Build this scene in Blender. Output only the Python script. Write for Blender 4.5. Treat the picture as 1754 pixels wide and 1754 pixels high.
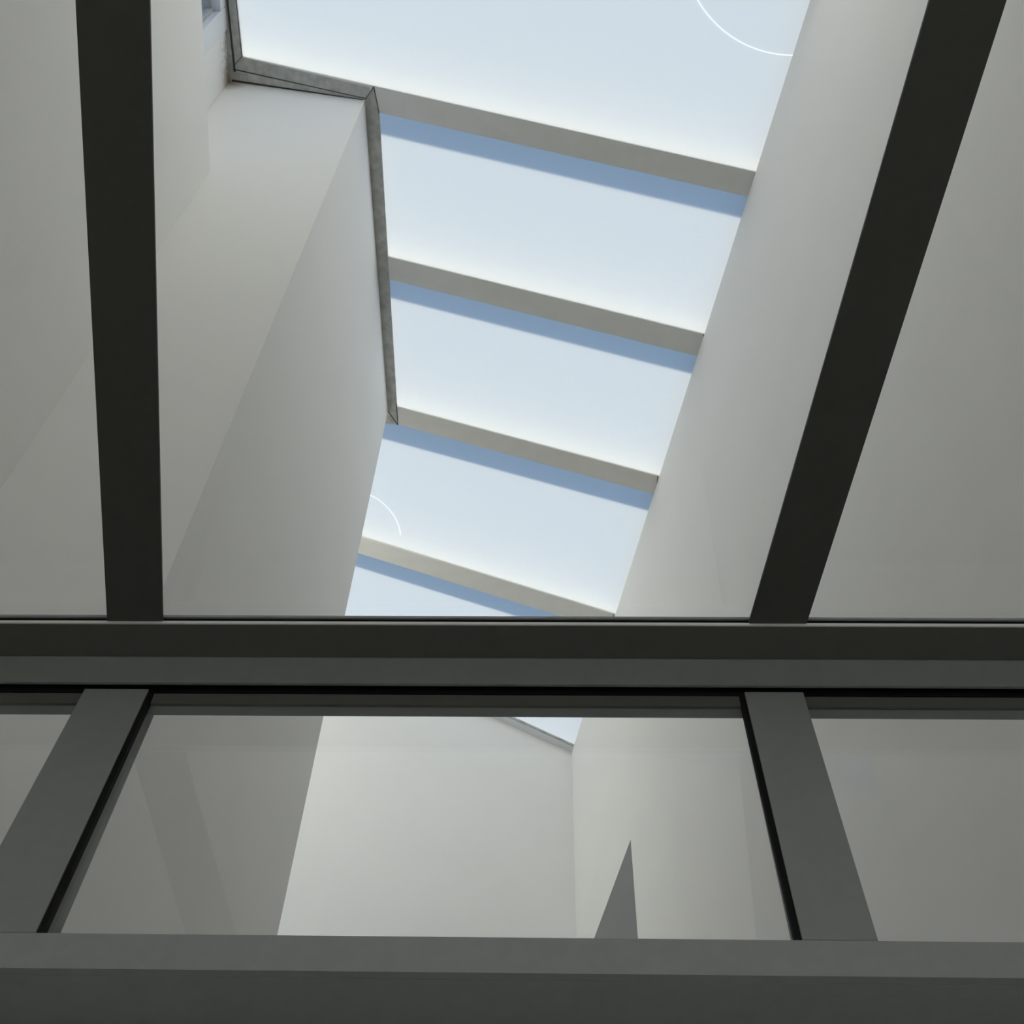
import bpy, bmesh, math
from mathutils import Vector, Matrix
for o in list(bpy.data.objects): bpy.data.objects.remove(o)
SC = bpy.context.scene
COL = SC.collection

# ---------------------------------------------------------------- camera
cd = bpy.data.cameras.new('camera'); cam = bpy.data.objects.new('camera', cd); COL.objects.link(cam)
right = Vector((0.99969, 0.01224, 0.02145)); up = Vector((-0.00145, -0.83799, 0.54568)); back = Vector((0.02466, -0.54555, -0.83772))
cam.matrix_world = Matrix(((right.x, up.x, back.x, 0), (right.y, up.y, back.y, 0), (right.z, up.z, back.z, 1.6), (0, 0, 0, 1)))
cd.sensor_width = 36.0; cd.lens = 36.0 * 2226 / 1754; cd.clip_start = 0.02
SC.camera = cam

# ---------------------------------------------------------------- sky, sun, exposure
SC.view_settings.view_transform = 'Standard'; SC.view_settings.look = 'None'
SC.view_settings.exposure = 0.84; SC.view_settings.gamma = 1.0
SC.view_settings.use_curve_mapping = False
w = bpy.data.worlds.new('sky'); SC.world = w; w.use_nodes = True
bg = w.node_tree.nodes['Background']; bg.inputs[0].default_value = (0.43, 0.665, 1.0, 1); bg.inputs[1].default_value = 1.0
sd = bpy.data.lights.new('sun', 'SUN'); sun = bpy.data.objects.new('sun', sd); COL.objects.link(sun)
sd.energy = 5.4; sd.color = (1.0, 0.95, 0.78); sd.angle = math.radians(1.5)
SUNV = Vector((0.30, -1.35, 1.0)).normalized()
sun.location = SUNV * 30
sun.rotation_euler = SUNV.to_track_quat('Z', 'Y').to_euler()

# ---------------------------------------------------------------- materials
def mat(name, col, rough=0.6, spec=0.3, var=0.0, vscale=6.0, bump=0.0, bscale=120.0, metallic=0.0):
    m = bpy.data.materials.new(name); m.use_nodes = True
    nt = m.node_tree; b = nt.nodes['Principled BSDF']
    b.inputs['Base Color'].default_value = (*col, 1); b.inputs['Roughness'].default_value = rough
    b.inputs['Specular IOR Level'].default_value = spec; b.inputs['Metallic'].default_value = metallic
    tc = nt.nodes.new('ShaderNodeTexCoord')
    if var:
        n = nt.nodes.new('ShaderNodeTexNoise'); n.inputs['Scale'].default_value = vscale; n.inputs['Detail'].default_value = 5
        nt.links.new(tc.outputs['Object'], n.inputs['Vector'])
        r = nt.nodes.new('ShaderNodeValToRGB'); r.color_ramp.elements[0].position = 0.3; r.color_ramp.elements[1].position = 0.7
        r.color_ramp.elements[0].color = (*[c * (1 - var) for c in col], 1); r.color_ramp.elements[1].color = (*[min(1, c * (1 + var)) for c in col], 1)
        nt.links.new(n.outputs['Fac'], r.inputs['Fac']); nt.links.new(r.outputs['Color'], b.inputs['Base Color'])
    if bump:
        n2 = nt.nodes.new('ShaderNodeTexNoise'); n2.inputs['Scale'].default_value = bscale; n2.inputs['Detail'].default_value = 4
        nt.links.new(tc.outputs['Object'], n2.inputs['Vector'])
        bu = nt.nodes.new('ShaderNodeBump'); bu.inputs['Strength'].default_value = bump; bu.inputs['Distance'].default_value = 0.004
        nt.links.new(n2.outputs['Fac'], bu.inputs['Height']); nt.links.new(bu.outputs['Normal'], b.inputs['Normal'])
    return m
M = {}
M['plaster'] = mat('white_plaster', (0.93, 0.902, 0.868), 0.85, 0.15, 0.012, 2.5, 0.06, 60)
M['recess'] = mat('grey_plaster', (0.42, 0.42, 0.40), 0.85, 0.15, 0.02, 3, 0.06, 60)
M['bar'] = mat('grey_painted_aluminium', (0.80, 0.78, 0.74), 0.5, 0.4, 0.03, 14)
M['bar_dirty'] = mat('weathered_aluminium', (0.50, 0.495, 0.46), 0.6, 0.3, 0.22, 22)
M['cap'] = mat('white_cap', (0.93, 0.93, 0.92), 0.5, 0.3)
M['white_frame'] = mat('white_window_paint', (0.80, 0.81, 0.83), 0.45, 0.4)
M['dark'] = mat('charcoal_steel', (0.080, 0.080, 0.072), 0.6, 0.25, 0.03, 40, 0.05, 300)
M['dark2'] = mat('dark_grey_steel', (0.12, 0.12, 0.108), 0.6, 0.25, 0.03, 40, 0.05, 300)
M['mid'] = mat('grey_steel', (0.22, 0.225, 0.215), 0.6, 0.25, 0.03, 40, 0.05, 300)
M['mullion'] = mat('mullion_grey_paint', (0.28, 0.29, 0.275), 0.6, 0.25, 0.03, 40, 0.05, 300)
M['header'] = mat('grey_header_paint', (0.34, 0.35, 0.34), 0.7, 0.2, 0.03, 40, 0.05, 300)
M['gasket'] = mat('black_rubber', (0.012, 0.012, 0.012), 0.8, 0.1)
M['seam'] = mat('dark_joint', (0.06, 0.06, 0.055), 0.8, 0.1)
M['floor'] = mat('pale_floor', (0.62, 0.60, 0.56), 0.7, 0.2, 0.05, 4)

def stained_plaster():
    m = mat('stained_plaster', (0.93, 0.902, 0.868), 0.85, 0.15, 0, 2.5, 0.06, 60); nt = m.node_tree; b = nt.nodes['Principled BSDF']
    g = nt.nodes.new('ShaderNodeNewGeometry'); N_ = nt.nodes.new; Lk = nt.links.new
    def blob(centre, stretch, radius):
        a = N_('ShaderNodeVectorMath'); a.operation = 'SUBTRACT'; a.inputs[1].default_value = centre; Lk(g.outputs['Position'], a.inputs[0])
        c = N_('ShaderNodeVectorMath'); c.operation = 'MULTIPLY'; c.inputs[1].default_value = stretch; Lk(a.outputs[0], c.inputs[0])
        l = N_('ShaderNodeVectorMath'); l.operation = 'LENGTH'; Lk(c.outputs[0], l.inputs[0])
        r = N_('ShaderNodeMapRange'); r.inputs[1].default_value = radius; r.inputs[2].default_value = 0; r.inputs[3].default_value = 0; r.inputs[4].default_value = 1
        Lk(l.outputs['Value'], r.inputs[0]); return r.outputs[0]
    def noisy(fac, scale, lo, hi):
        n = N_('ShaderNodeTexNoise'); n.inputs['Scale'].default_value = scale; n.inputs['Detail'].default_value = 6; Lk(g.outputs['Position'], n.inputs['Vector'])
        r = N_('ShaderNodeMapRange'); r.inputs[1].default_value = lo; r.inputs[2].default_value = hi; Lk(n.outputs['Fac'], r.inputs[0])
        k = N_('ShaderNodeMath'); k.operation = 'MULTIPLY'; Lk(fac, k.inputs[0]); Lk(r.outputs[0], k.inputs[1]); return k.outputs[0]
    m1 = N_('ShaderNodeMixRGB'); m1.inputs[1].default_value = (0.93, 0.902, 0.868, 1); m1.inputs[2].default_value = (0.40, 0.27, 0.19, 1)
    Lk(noisy(blob((-1.81, 1.975, 9.19), (1, 1, 0.7), 0.13), 8, 0.2, 0.5), m1.inputs[0])
    m2 = N_('ShaderNodeMixRGB'); m2.inputs[2].default_value = (0.33, 0.33, 0.27, 1); Lk(m1.outputs[0], m2.inputs[1])
    Lk(noisy(blob((-1.805, 1.84, 9.20), (1, 0.8, 0.75), 0.19), 45, 0.5, 0.62), m2.inputs[0])
    Lk(m2.outputs[0], b.inputs['Base Color']); return m
M['stained'] = stained_plaster()

def glass(name, tint, refl=1.0):
    m = bpy.data.materials.new(name); m.use_nodes = True; nt = m.node_tree; nt.nodes.clear()
    out = nt.nodes.new('ShaderNodeOutputMaterial'); mx = nt.nodes.new('ShaderNodeMixShader')
    tr = nt.nodes.new('ShaderNodeBsdfTransparent'); tr.inputs[0].default_value = (*tint, 1)
    gl = nt.nodes.new('ShaderNodeBsdfGlossy'); gl.inputs['Roughness'].default_value = 0.02
    fr = nt.nodes.new('ShaderNodeFresnel'); fr.inputs[0].default_value = 1.45
    mu = nt.nodes.new('ShaderNodeMath'); mu.operation = 'MULTIPLY'; mu.inputs[1].default_value = refl
    ge = nt.nodes.new('ShaderNodeNewGeometry'); io = nt.nodes.new('ShaderNodeMapRange')   # same reflectance on both faces
    io.inputs[3].default_value = 1.45; io.inputs[4].default_value = 1 / 1.45
    nt.links.new(ge.outputs['Backfacing'], io.inputs[0]); nt.links.new(io.outputs[0], fr.inputs[0])
    nt.links.new(fr.outputs[0], mu.inputs[0]); nt.links.new(mu.outputs[0], mx.inputs[0])
    nt.links.new(tr.outputs[0], mx.inputs[1]); nt.links.new(gl.outputs[0], mx.inputs[2]); nt.links.new(mx.outputs[0], out.inputs[0])
    return m
M['glass'] = glass('clear_glass', (0.985, 0.988, 0.985), 0.8)
def opal(name, col, mark=None):
    m = bpy.data.materials.new(name); m.use_nodes = True; nt = m.node_tree; nt.nodes.clear()
    out = nt.nodes.new('ShaderNodeOutputMaterial'); mx = nt.nodes.new('ShaderNodeMixShader'); mx.inputs[0].default_value = 0.08
    t = nt.nodes.new('ShaderNodeBsdfTranslucent'); d = nt.nodes.new('ShaderNodeBsdfDiffuse')
    t.inputs[0].default_value = (*col, 1); d.inputs[0].default_value = (0.9, 0.9, 0.9, 1)
    if mark:                                  # a pale hairline arc painted for a dome-edge reflection, plan centre, radius, half width
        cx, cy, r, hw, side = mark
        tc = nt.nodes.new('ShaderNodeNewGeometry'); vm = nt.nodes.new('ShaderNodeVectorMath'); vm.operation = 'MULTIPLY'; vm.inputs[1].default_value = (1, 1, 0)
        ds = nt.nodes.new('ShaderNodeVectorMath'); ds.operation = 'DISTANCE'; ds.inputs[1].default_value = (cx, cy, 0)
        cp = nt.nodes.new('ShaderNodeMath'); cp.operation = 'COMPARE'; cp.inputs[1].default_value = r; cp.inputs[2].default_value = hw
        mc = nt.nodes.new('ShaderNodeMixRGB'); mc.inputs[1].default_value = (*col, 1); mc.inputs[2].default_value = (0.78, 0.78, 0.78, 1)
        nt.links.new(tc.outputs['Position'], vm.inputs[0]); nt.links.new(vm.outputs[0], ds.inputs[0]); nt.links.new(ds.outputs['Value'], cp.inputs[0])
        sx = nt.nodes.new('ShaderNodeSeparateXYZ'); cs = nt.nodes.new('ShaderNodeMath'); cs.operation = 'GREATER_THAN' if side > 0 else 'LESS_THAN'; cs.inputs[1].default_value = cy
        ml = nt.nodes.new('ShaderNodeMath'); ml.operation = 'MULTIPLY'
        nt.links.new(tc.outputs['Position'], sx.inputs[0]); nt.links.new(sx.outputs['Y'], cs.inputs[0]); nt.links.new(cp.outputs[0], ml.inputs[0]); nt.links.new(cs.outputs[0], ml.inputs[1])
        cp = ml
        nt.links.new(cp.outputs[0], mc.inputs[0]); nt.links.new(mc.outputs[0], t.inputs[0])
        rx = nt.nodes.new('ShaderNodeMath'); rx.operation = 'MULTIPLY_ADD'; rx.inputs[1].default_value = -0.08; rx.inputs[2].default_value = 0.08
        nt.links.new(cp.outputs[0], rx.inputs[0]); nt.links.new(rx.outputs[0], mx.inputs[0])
    nt.links.new(t.outputs[0], mx.inputs[1]); nt.links.new(d.outputs[0], mx.inputs[2]); nt.links.new(mx.outputs[0], out.inputs[0])
    return m
M['opal'] = opal('opal_glazing', (0.551, 0.552, 0.554))
M['opal_a'] = opal('opal_glazing_painted_glint', (0.551, 0.552, 0.554), (1.2103, 1.1181, 0.5336, 0.0021, 1))
M['opal_b'] = opal('opal_glazing_painted_glint', (0.551, 0.552, 0.554), (-1.2406, 4.8506, 0.2825, 0.002, -1))
M['opal_fill'] = opal('white_opal_fill_glass', (0.97, 0.935, 0.87))  # brighter opal for panes out of view, added to light the walls
M['opal_room'] = opal('opal_room_fill_glass', (0.51, 0.50, 0.485))  # glass of the unseen window added behind the camera
M['opal_dim'] = opal('frosted_grey_glass', (0.55, 0.58, 0.62))

# ---------------------------------------------------------------- helpers
class MB:
    def __init__(s): s.v = []; s.f = []
    def hexa(s, lo, hi):                      # lo / hi: matching polygons (closed prism)
        n = len(lo); b = len(s.v); s.v += [Vector(p) for p in lo] + [Vector(p) for p in hi]
        s.f.append(list(range(b, b + n))); s.f.append(list(range(b + n, b + 2 * n)))
        for i in range(n):
            j = (i + 1) % n; s.f.append([b + i, b + j, b + n + j, b + n + i])
        return s
    def box(s, a, c):
        (x0, y0, z0), (x1, y1, z1) = a, c
        return s.hexa([(x0, y0, z0), (x1, y0, z0), (x1, y1, z0), (x0, y1, z0)], [(x0, y0, z1), (x1, y0, z1), (x1, y1, z1), (x0, y1, z1)])
    def prism(s, plan, z0, z1):               # z0, z1 number or function of (x, y)
        g = lambda z, p: z(*p) if callable(z) else z
        return s.hexa([(p[0], p[1], g(z0, p)) for p in plan], [(p[0], p[1], g(z1, p)) for p in plan])
    def build(s, name, m, parent=None, bevel=0.0):
        bm = bmesh.new(); vs = [bm.verts.new(v) for v in s.v]
        for f in s.f: bm.faces.new([vs[i] for i in f])
        bmesh.ops.recalc_face_normals(bm, faces=bm.faces)
        xs = [v.co for v in bm.verts]
        c = Vector([(min(p[i] for p in xs) + max(p[i] for p in xs)) / 2 for i in range(3)])
        bmesh.ops.translate(bm, verts=bm.verts, vec=-c)
        me = bpy.data.meshes.new(name); bm.to_mesh(me); bm.free(); me.materials.append(m)
        o = bpy.data.objects.new(name, me); COL.objects.link(o)
        if parent is not None:
            o.parent = parent; o.location = c - WORLD[parent.name]
        else: o.location = c
        WORLD[o.name] = c
        if bevel:
            b = o.modifiers.new('bevel', 'BEVEL'); b.width = bevel; b.segments = 2; b.limit_method = 'ANGLE'
        return o
WORLD = {}
def tag(o, label, cat, group=None):
    o['label'] = label; o['category'] = cat
    if group: o['group'] = group
    return o
def struct(o): o['kind'] = 'structure'; return o
def thing(name, loc, label, cat, group=None):
    o = bpy.data.objects.new(name, None); COL.objects.link(o); o.location = loc; o.empty_display_size = 0.1
    WORLD[o.name] = Vector(loc); return tag(o, label, cat, group)

def S(x, y): return 8.6 - 0.29337 * (x + 0.1121) - 0.06463 * (y - 3.41093)     # underside of the sloping skylight
def Sp(d): return lambda x, y: S(x, y) + d
def xC(y): return -1.588 - 0.0877 * (y - 1.987)      # left wall
def xR(y): return 1.297 - 0.2203 * (y - 1.386)       # right wall
def yE(x): return 6.385 + 0.304 * (x - 0.219)        # end wall
YB = -2.2; YS = -2.2; YG = -0.6                      # room rear wall, shaft rear wall, rear end of the glass roof
BX = 0.136                                           # skew of the skylight bars

# ---------------------------------------------------------------- structure
struct(MB().box((-4.2, -2.6, -0.15), (3.2, 8.0, 0)).build('floor', M['floor']))
# left wall, its top ledge, and the upper wall set back with the little window
struct(MB().prism([(xC(YB), YB), (xC(2.0), 1.9999), (-1.817, 1.987), (-2.02, 1.987), (-2.02, YB)], 0, 7.631).build('wall_left', M['plaster']))
xD = lambda y: -1.795 - 0.052 * (y - 1.545)
mb = MB()
def dpiece(y0, y1, z0, z1): mb.prism([(xD(y0), y0), (xD(y1), y1), (-2.02, y1), (-2.02, y0)], z0, z1)
dpiece(YS, 0.40, 7.631, Sp(0)); dpiece(1.69, 1.986, 7.631, Sp(0)); dpiece(0.40, 1.69, 7.631, 7.70); dpiece(0.40, 1.69, 9.16, Sp(0))
struct(mb.build('wall_left_upper', M['stained']))
# return wall facing the camera, then the long inner left wall and the hidden return behind it
struct(MB().prism([(-2.02, 1.987), (-1.817, 1.987), (-1.009, 2.033), (-1.009, 2.30), (-2.02, 2.30)], 0, Sp(0)).build('wall_front', M['stained']))
struct(MB().prism([(-1.009, 2.034), (-0.989, 3.943), (-1.25, 3.943 - BX * .26), (-1.25, 2.302), (-1.05, 2.302), (-1.05, 2.034)], 0, Sp(0)).build('wall_left_inner', M['plaster']))
yF = lambda x: 3.943 + BX * (x + 0.989)
mb = MB()
def fp(x0, x1, z0, z1, a=0, b=-.2): mb.prism([(x0, yF(x0) + a), (x1, yF(x1) + a), (x1, yF(x1) + b), (x0, yF(x0) + b)], z0, z1)
fp(-3.9, -1.252, 0, 4.9); fp(-1.40, -1.252, 4.9, Sp(0)); fp(-3.9, -3.55, 4.9, Sp(0)); fp(-3.55, -1.40, 8.75, Sp(0))
struct(mb.build('wall_left_far_return', M['plaster']))
wn = bpy.data.objects.new('added_window_3', None); COL.objects.link(wn); wn.location = (-2.475, yF(-2.475), 4.9); WORLD['added_window_3'] = Vector(wn.location); struct(wn)  # unseen window, added to brighten the end wall and shaft
mb = MB()
for x in (-3.55, -2.84, -2.12, -1.45): fp(x, x + .05, 4.9, 8.75, -.04, -.12)
fp(-3.5, -1.45, 4.9, 4.95, -.041, -.119); fp(-3.5, -1.45, 8.70, 8.75, -.041, -.119)
mb.build('window_frame', M['white_frame'], wn)
for x0, x1 in ((-3.5, -2.84), (-2.79, -2.12), (-2.07, -1.45)):
    mb = MB(); fp(x0, x1, 4.95, 8.70, -.075, -.083); mb.build('window_pane', M['opal_fill'], wn)
struct(MB().prism([(-3.62, 3.58), (-3.62, 5.19), (-3.9, 5.10), (-3.9, 3.55)], 0, Sp(0)).build('wall_left_far', M['plaster']))
# end wall
struct(MB().prism([(-3.9, yE(-3.9)), (0.219, 6.385), (0.45, 6.455), (0.40, 6.70), (-3.95, 5.38)], 0, Sp(0)).build('wall_end', M['plaster']))
# right wall with the opening near its far end
mb = MB()
def rp(y0, y1, z0, z1, t=0.28): mb.prism([(xR(y0), y0), (xR(y1), y1), (xR(y1) + t, y1 + 0.06), (xR(y0) + t, y0 + 0.06)], z0, z1)
rp(YB, 5.19, 0, Sp(0)); rp(5.19, 6.383, 6.41, Sp(0)); rp(5.19, 6.383, 0, 4.3)
struct(mb.build('wall_right', M['plaster']))
# recess behind the opening: floor, soffit, far, side and rear faces
mb = MB()
mb.prism([(0.68, 5.0), (2.0, 5.3), (1.8, 6.9), (0.45, 6.62)], 6.43, 6.55)
mb.prism([(0.75, 5.28), (2.0, 5.5), (1.8, 6.9), (0.55, 6.62)], 4.1, 4.25)
mb.prism([(1.9, 5.2), (2.05, 5.2), (1.85, 6.9), (1.7, 6.9)], 4.1, 6.55)
mb.prism([(0.78, 5.05), (2.0, 5.3), (2.0, 5.42), (0.75, 5.17)], 4.1, 6.55)
mb.prism([(0.50, 6.50), (1.9, 6.78), (1.85, 6.92), (0.48, 6.62)], 4.1, 6.55)
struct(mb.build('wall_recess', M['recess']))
# rear of the shaft, rear of the room, plaster ceiling of the room, wall below the header
# rear facade of shaft and room: added unseen opal window lights the room
mb = MB()
Y0, Y1 = YS - 0.2, YS
for a in ((-2.3, 0, -1.10, Sp(.12)), (1.95, 0, 2.5, Sp(.12)), (-1.10, 0, 1.95, 0.35), (-1.10, 3.05, 1.95, Sp(.12))):
    mb.prism([(a[0], Y0), (a[2], Y0), (a[2], Y1), (a[0], Y1)], a[1], a[3])
struct(mb.build('wall_back', M['plaster']))
for nm, z0, z1 in (('added_window_2', 0.35, 3.05),):
    wn = bpy.data.objects.new(nm, None); COL.objects.link(wn); wn.location = (0.4, YS - .1, z0); WORLD[nm] = Vector((0.4, YS - .1, z0)); struct(wn)
    mb = MB()
    for x in (-1.10, -0.105, 0.90, 1.90): mb.box((x, YS - .13, z0), (x + .05, YS - .05, z1))
    for z in (z0, z1 - .05): mb.box((-1.05, YS - .129, z), (1.90, YS - .051, z + .05))
    mb.build('window_frame', M['white_frame'], wn)
    for x0, x1 in ((-1.05, -0.105), (-0.055, 0.90), (0.95, 1.90)):
        MB().box((x0, YS - .095, z0 + .05), (x1, YS - .085, z1 - .05)).build('window_pane', M['opal_room'], wn)
struct(MB().prism([(xC(YB), YB), (xR(YB), YB), (xR(YG), YG), (xC(YG), YG)], 3.25, 3.62).build('ceiling', M['plaster']))
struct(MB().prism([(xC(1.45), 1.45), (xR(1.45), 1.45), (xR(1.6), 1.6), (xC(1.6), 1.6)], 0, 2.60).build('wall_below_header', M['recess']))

# curbs on top of the walls, around the outside of the skylight
def yl(b, x): return b + BX * x
mb = MB()
mb.prism([(xR(-0.9) + 0.06, -0.9), (xR(6.45) + 0.06, 6.45), (xR(6.45) + 0.25, 6.5), (xR(-0.9) + 0.25, -0.9)], Sp(0.0), Sp(0.12))
mb.prism([(-3.9, yE(-3.9) + 0.05), (0.5, yE(0.5) + 0.05), (0.45, yE(0.5) + 0.2), (-3.95, yE(-3.9) + 0.2)], Sp(0.0), Sp(0.12))
mb.prism([(-2.0, -2.42), (2.5, -2.42), (2.5, -2.2), (-2.0, -2.2)], Sp(0.12), Sp(0.2))
mb.prism([(-3.64, 3.7), (-3.64, 5.15), (-3.85, 5.05), (-3.85, 3.7)], Sp(0.0), Sp(0.12))
struct(mb.build('trim_1', M['cap']))
# ---------------------------------------------------------------- small window in the upper left wall
win = bpy.data.objects.new('window_1', None); COL.objects.link(win); win.location = (-1.80, 1.0, 7.70); WORLD['window_1'] = Vector((-1.80, 1.0, 7.70)); struct(win)
mb = MB()
def wpiece(y0, y1, z0, z1, o=0.012): mb.prism([(xD(y0) + o, y0), (xD(y1) + o, y1), (xD(y1) - 0.15, y1), (xD(y0) - 0.15, y0)], z0, z1)
wpiece(1.575, 1.70, 7.68, 9.20); wpiece(0.38, 0.50, 7.68, 9.20); wpiece(0.50, 1.575, 9.075, 9.20); wpiece(0.50, 1.575, 7.68, 7.80)
mb.build('window_frame', M['white_frame'], win, 0.004)
MB().prism([(xD(0.45) - 0.10, 0.45), (xD(1.6) - 0.10, 1.6), (xD(1.6) - 0.12, 1.6), (xD(0.45) - 0.12, 0.45)], 7.75, 9.12).build('window_pane', M['opal_dim'], win)
mb = MB()
for y0, y1, z0, z1 in ((1.552, 1.575, 7.8, 9.075), (0.5, 0.523, 7.8, 9.075), (0.523, 1.552, 9.05, 9.075), (0.523, 1.552, 7.8, 7.825)):
    mb.prism([(xD(y0) - 0.03, y0), (xD(y1) - 0.03, y1), (xD(y1) - 0.09, y1), (xD(y0) - 0.09, y0)], z0, z1)
o = mb.build('window_sash', M['bar_dirty'], win)

# ---------------------------------------------------------------- skylight bars (thing > underside plate, cap)
def quad(b0, b1, x0, x1): return [(x0, yl(b0, x0)), (x1, yl(b0, x1)), (x1, yl(b1, x1)), (x0, yl(b1, x0))]
def quad2(b0, s0, b1, s1, x0, x1): return [(x0, b0 + s0 * x0), (x1, b0 + s0 * x1), (x1, b1 + s1 * x1), (x0, b1 + s1 * x0)]
sky = thing('skylight', (0, 3.0, S(0, 3.0)), 'sloping skylight of pale blue opal panes and grey bars over the white shaft', 'skylight')
bars = [  # b0, slope, b1, slope, xleft, xright limit
    (-1.85, .136, -1.715, .136, -1.79), (-0.90, .136, -0.765, .136, -1.79), (0.05, .136, 0.185, .136, -1.79),
    (0.88, .136, 1.015, .136, -1.79), (2.086, .141, 2.224, .140, -1.79), (3.054, .135, 3.194, .1355, -1.00),
    (4.026, .131, 4.152, .135, -3.62), (5.098, .151, 5.242, .155, -3.62)]
CAPH = 0.183
BARS = []
for b0, s0, b1, s1, xl in bars:
    xr_ = xR(b0 + .15) + 0.04
    p = MB().prism(quad2(b0, s0, b1, s1, xl, xr_), Sp(0.001), Sp(0.012)).build('glazing_bar', M['bar'], sky); BARS.append(p)
    MB().prism(quad2(b0 + .002, s0, b0 + .032, s0, xl, xr_), Sp(0.019), Sp(CAPH)).build('bar_cap', M['cap'], p)
    MB().prism(quad2(b0 + .02, s0, b1 - .02, s1, xl, xr_), Sp(0.012), Sp(0.019)).build('gasket', M['gasket'], p)
    e = xR(b0 + .07)
    MB().prism(quad2(b0 - .001, s0, b1 + .001, s1, e - 0.016, e - 0.012), Sp(-0.001), Sp(0.0005)).build('end_joint', M['seam'], p)
bar1 = BARS[4]
# ledge strip along the return wall under the near bar, and the mitre seams
MB().prism([(-1.84, 1.83), (-0.975, 1.960), (-0.975, 2.09), (-1.84, 2.05)], Sp(0.0), Sp(0.001)).build('ledge_strip', M['bar_dirty'], bar1)
MB().prism([(-1.787, 1.919), (-1.0, 2.024), (-1.0, 2.0205), (-1.787, 1.913)], Sp(-0.002), Sp(-0.0002)).build('ledge_seam', M['seam'], bar1)
MB().prism([(-1.80, 1.985), (-1.02, 2.031), (-1.02, 2.028), (-1.80, 1.974)], Sp(-0.002), Sp(-0.0002)).build('sealant_line', M['seam'], bar1)

# ---------------------------------------------------------------- side frames
def sideframe(plan_plate, plan_cap, lab, seams):
    t = MB().prism(plan_plate, Sp(0.0002), Sp(0.012)).build('side_frame', M['bar_dirty'], sky); t['label'] = lab
    MB().prism(plan_cap, Sp(0.019), Sp(0.12)).build('frame_cap', M['cap'], t)
    MB().prism(plan_cap, Sp(0.012), Sp(0.019)).build('gasket', M['gasket'], t)
    for s in seams: MB().prism(s, Sp(-0.002), Sp(-0.0002)).build('seam', M['seam'], t)
    return t
def line(p, q, w=0.004):
    d = Vector((q[0] - p[0], q[1] - p[1])).normalized(); n_ = Vector((-d.y, d.x)) * w / 2
    return [(p[0] - n_.x, p[1] - n_.y), (q[0] - n_.x, q[1] - n_.y), (q[0] + n_.x, q[1] + n_.y), (p[0] + n_.x, p[1] + n_.y)]
sideframe([(-1.03, 2.04), (-0.9515, 1.955), (-0.9285, 2.09), (-0.9275, 4.03), (-1.012, 4.03)], [(-1.06, 2.16), (-0.94, 2.16), (-0.933, 3.92), (-1.05, 3.9)],
          'long grey skylight side frame running along the top of the inner left wall', [line((-0.952, 1.953), (-0.930, 2.10)), line((-1.005, 2.027), (-0.953, 1.955)), line((-0.930, 4.03), (-0.9295, 3.88)), line((-0.990, 3.94), (-0.930, 4.03))])
sideframe([(-1.85, YS), (-1.70, YS), (-1.719, 1.85), (-1.85, 2.00)], [(-1.85, YS), (-1.70, YS), (-1.719, 1.85), (-1.85, 1.95)],
          'stained grey skylight side frame above the little white window', [line((-1.719, 1.84), (-1.785, 1.905), .003), line((-1.765, 0.2), (-1.776, 1.93), .012), line((-1.722, 1.845), (-1.709, 0.2), .004)])
t = MB().prism([(-3.62, yE(-3.62) - .09), (0.236, yE(.236) - .055), (0.219, yE(.219)), (-3.62, yE(-3.62))], Sp(-0.012), Sp(0.012)).build('end_frame', M['white_frame'], sky)
MB().prism([(-3.62, yE(-3.62) - .102), (0.238, yE(.238) - .064), (0.236, yE(.236) - .052), (-3.62, yE(-3.62) - .085)], Sp(-0.004), Sp(0.014)).build('seam', M['bar_dirty'], t)

# ---------------------------------------------------------------- opal skylight panes
panes = [(-2.6, .136, -1.79, .136, -1.76, 'opal'), (-1.78, .136, -0.84, .136, -1.76, 'opal'), (-0.82, .136, 0.115, .136, -1.76, 'opal_fill'), (0.125, .136, 0.95, .136, -1.76, 'opal_fill'),  # unseen rear panes get the brighter opal to lift the wall light
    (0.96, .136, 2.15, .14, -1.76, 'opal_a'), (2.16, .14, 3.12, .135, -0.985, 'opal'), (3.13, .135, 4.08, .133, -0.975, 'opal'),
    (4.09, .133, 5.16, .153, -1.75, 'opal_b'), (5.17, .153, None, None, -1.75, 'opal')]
MB().prism([(-3.64, 4.09 - .133 * 3.64), (-1.77, 4.09 - .133 * 1.77), (-1.77, 5.16 - .153 * 1.77), (-3.64, 5.16 - .153 * 3.64)], Sp(0.0125), Sp(0.0175)).build('pane', M['opal_fill'], sky)  # hidden left panes, brighter opal added to light the far walls
MB().prism([(-3.64, 5.17 - .153 * 3.64), (-1.77, 5.17 - .153 * 1.77), (-1.77, yE(-1.77) + .04), (-3.64, yE(-3.64) + .04)], Sp(0.0125), Sp(0.0175)).build('pane', M['opal_fill'], sky)
MB().prism([(-1.80, 3.80), (-1.72, 3.80), (-1.72, yE(-1.72)), (-1.80, yE(-1.80))], Sp(-0.002), Sp(0.012)).build('cross_bar', M['bar'], sky)
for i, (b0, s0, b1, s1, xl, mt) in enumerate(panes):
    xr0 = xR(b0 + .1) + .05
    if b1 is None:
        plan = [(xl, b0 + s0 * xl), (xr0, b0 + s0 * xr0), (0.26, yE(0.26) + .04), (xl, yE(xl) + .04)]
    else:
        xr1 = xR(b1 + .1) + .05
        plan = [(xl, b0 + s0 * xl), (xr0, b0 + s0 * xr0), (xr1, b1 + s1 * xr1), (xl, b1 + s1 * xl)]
    MB().prism(plan, Sp(0.0125), Sp(0.0175)).build('pane', M[mt], sky)

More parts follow.
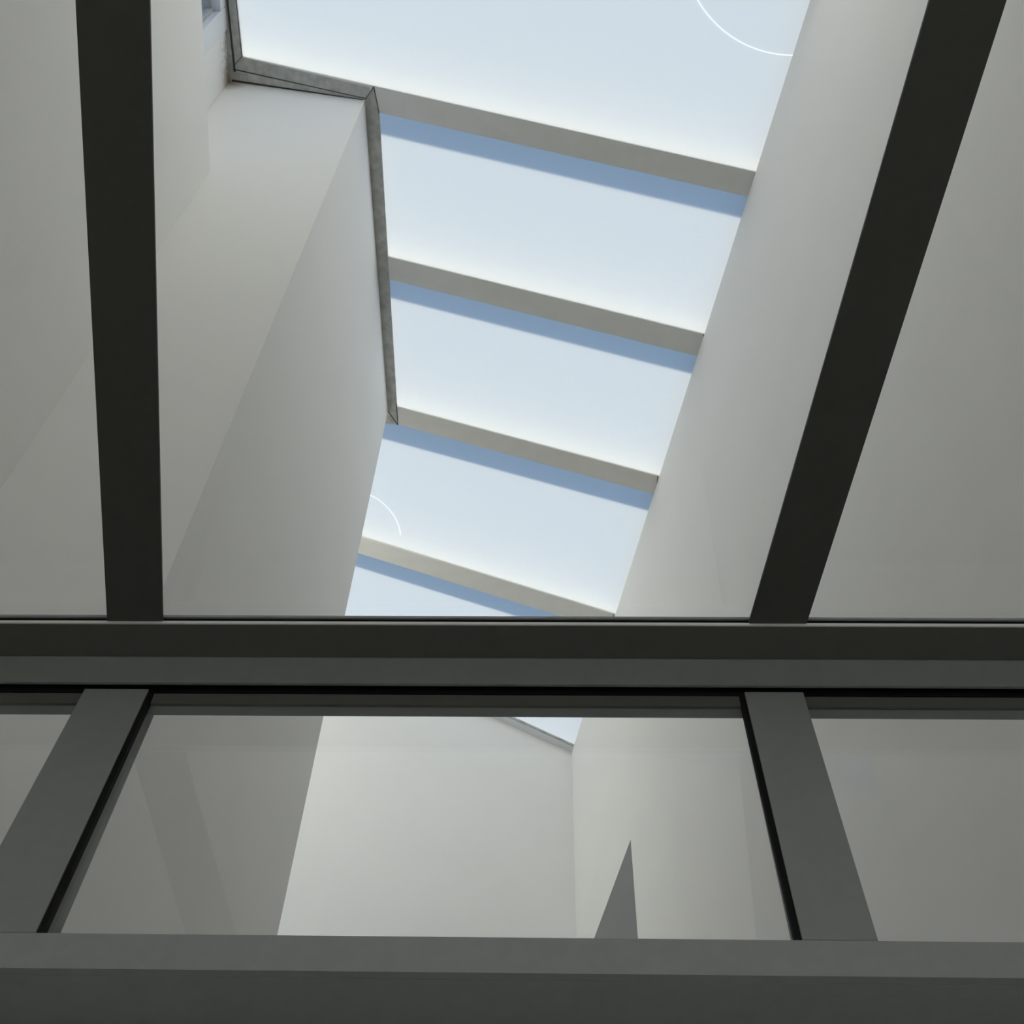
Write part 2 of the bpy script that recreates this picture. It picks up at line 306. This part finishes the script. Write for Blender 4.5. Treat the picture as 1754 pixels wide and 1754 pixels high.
# ---------------------------------------------------------------- glass roof and partition over the camera: dark steel members
def xl_raf(y): return -0.613 - 0.143 * (y - 1.277)      # right edge of the left rafter
def xr_raf(y): return 0.328 - 0.1416 * (y - 1.273)      # left edge of the right rafter
def rafter(fx, w0, lab):
    y0, y1 = YG, 1.30
    a = (fx(y0), y0); b = (fx(y1), y1)
    t = thing('roof_rafter', ((a[0] + b[0] + w0) / 2, 0.35, 3.245), lab, 'rafter', 'dark rafters of the glass roof')
    MB().prism([a, b, (b[0] + w0, y1), (a[0] + w0, y0)], 3.245, 3.252).build('bottom_flange', M['dark'], t, 0.001)
    MB().prism([(a[0] + .030 * (1 if w0 > 0 else -1), y0), (b[0] + .030 * (1 if w0 > 0 else -1), y1), (b[0] + w0 * .67, y1), (a[0] + w0 * .67, y0)], 3.2525, 3.30).build('rafter_web', M['dark'], t, 0.002)
    return t
rafter(xl_raf, -0.0905, 'left dark steel rafter of the glass roof, nearly upright in the photo')
rafter(xr_raf, 0.0915, 'right dark steel rafter of the glass roof, leaning toward the upper right')

# transom beam, extruded profile
def beam(name, prof, m, parent, bevel=0.0):
    lo = [(xC(p[0]) + .002, p[0], p[1]) for p in prof]; hi = [(xR(p[0]) - .002, p[0], p[1]) for p in prof]
    return MB().hexa(lo, hi).build(name, m, parent, bevel)
tb = thing('transom_beam', (-0.1, 1.34, 3.20), 'broad black transom beam crossing the whole photo between glass roof and upright glazing', 'beam')
beam('beam_soffit', [(1.2855, 3.2408), (1.3505, 3.2395), (1.3505, 3.30), (1.325, 3.30), (1.300, 3.2455), (1.2855, 3.2455)], M['dark2'], tb)
beam('edge_strip', [(1.2825, 3.2405), (1.2850, 3.2405), (1.2850, 3.2465), (1.2825, 3.2465)], M['bar'], tb)
beam('beam_nosing', [(1.3515, 3.2395), (1.375, 3.2030), (1.381, 3.2030), (1.381, 3.30), (1.3515, 3.30)], M['mid'], tb, 0.0015)
beam('roof_glass_gasket', [(1.287, 3.2465), (1.30, 3.2465), (1.30, 3.2585), (1.287, 3.2585)], M['gasket'], tb)
beam('glass_seat', [(1.2835, 3.2580), (1.30, 3.2585), (1.30, 3.2630), (1.2835, 3.2630)], M['header'], tb)
beam('groove_shade_gasket', [(1.394, 3.200), (1.402, 3.200), (1.402, 3.30), (1.381, 3.30), (1.381, 3.26), (1.394, 3.26)], M['gasket'], tb)  # black gasket strip that also stands for the shade in the groove
beam('glazing_bead', [(1.3955, 3.1755), (1.404, 3.1745), (1.404, 3.1995), (1.3955, 3.1995)], M['dark2'], tb)
beam('outer_frame', [(1.400, 3.1525), (1.45, 3.225), (1.45, 3.30), (1.4035, 3.30), (1.4035, 3.174), (1.400, 3.174)], M['mid'], tb)
beam('top_cap', [(1.305, 3.272), (1.45, 3.301), (1.45, 3.335), (1.355, 3.335)], M['dark'], tb)

# upright glazing leans slightly
def gy(z): return 1.390 - 0.0995 * (3.22 - z)
def upr(x0, x1, z0, z1, d0, d1):      # slab in the leaning plane between depths d0 and d1 behind its face
    m_ = MB()
    m_.hexa([(x0, gy(z0) + d0, z0), (x1, gy(z0) + d0, z0), (x1, gy(z0) + d1, z0), (x0, gy(z0) + d1, z0)],
            [(x0, gy(z1) + d0, z1), (x1, gy(z1) + d0, z1), (x1, gy(z1) + d1, z1), (x0, gy(z1) + d1, z1)])
    return m_
ZT, ZB = 3.2025, 2.6745
def mullion(x0, x1, lab, inner):
    t = thing('mullion', ((x0 + x1) / 2, gy(ZB), ZB), lab, 'mullion', 'grey mullions of the upright glazing')
    upr(x0, x1, ZB, ZT, 0, 0.012).build('face_plate', M['mullion'], t, 0.001)
    g0, g1 = (x1 - .001, x1 + .0085) if inner > 0 else (x0 - .0085, x0 + .001)
    upr(g0, g1, ZB - .001, ZT, 0.003, 0.014).build('gasket', M['gasket'], t)
    a_, b_ = x0 + .004, x1 - .004; f0, k0, f1, k1 = gy(ZB) + .0225, gy(ZB) + .075, gy(3.16) + .0225, gy(3.16) + .07
    MB().hexa([(a_, f0, ZB), (b_, f0, ZB), (b_, k0, ZB), (a_, k0, ZB)], [(a_, f1, 3.166), (b_, f1, 3.166), (b_, k1, 3.222), (a_, k1, 3.222)]).build('outer_section', M['mullion'], t)
    upr(x0 + .004, x1 - .004, ZB, ZT, 0.012, 0.0225).build('spacer', M['gasket'], t)
    return t
mullion(-0.748, -0.643, 'left grey mullion of the upright glazing, slanting to the lower left corner', 1)
mullion(0.323, 0.417, 'right grey mullion of the upright glazing, slanting to the lower right', -1)

hb = thing('header_beam', (-0.1, 1.45, 2.60), 'grey header beam across the bottom of the photo, its underside darker', 'beam')
beam('front_face', [(1.332, 2.618), (1.345, 2.618), (1.345, 2.6735), (1.3355, 2.6735)], M['header'], hb)
beam('soffit', [(1.3455, 2.6175), (1.60, 2.6175), (1.60, 2.6735), (1.3455, 2.6735)], M['header'], hb)

# panes of the glass roof and of the upright glazing
def roofpane(f0, f1, lab):
    o = MB().prism([(f0(YG), YG), (f1(YG), YG), (f1(1.292), 1.292), (f0(1.292), 1.292)], 3.2635, 3.2695).build('roof_glass_pane', M['glass'])
    tag(o, lab, 'glass pane', 'clear panes of the glass roof')
roofpane(lambda y: xC(y) + .003, lambda y: xl_raf(y) - .08, 'clear glass roof pane left of the left rafter')
roofpane(lambda y: xl_raf(y) - .01, lambda y: xr_raf(y) + .01, 'clear glass roof pane between the two dark rafters, skylight seen through it')
roofpane(lambda y: xr_raf(y) + .08, lambda y: xR(y) - .003, 'clear glass roof pane right of the right rafter')
def uppane(x0, x1, lab):
    o = upr(x0, x1, ZB + .0, 3.188, 0.0145, 0.0205).build('upright_glass_pane', M['glass'])
    tag(o, lab, 'glass pane', 'clear panes of the upright glazing')
uppane(xC(1.39) + .004, -0.748 - .001 + .004, 'clear upright glass pane left of the left mullion')
uppane(-0.645 + .003, 0.321, 'clear upright glass pane between the two grey mullions')
uppane(0.4165, xR(1.40) - .004, 'clear upright glass pane right of the right mullion')
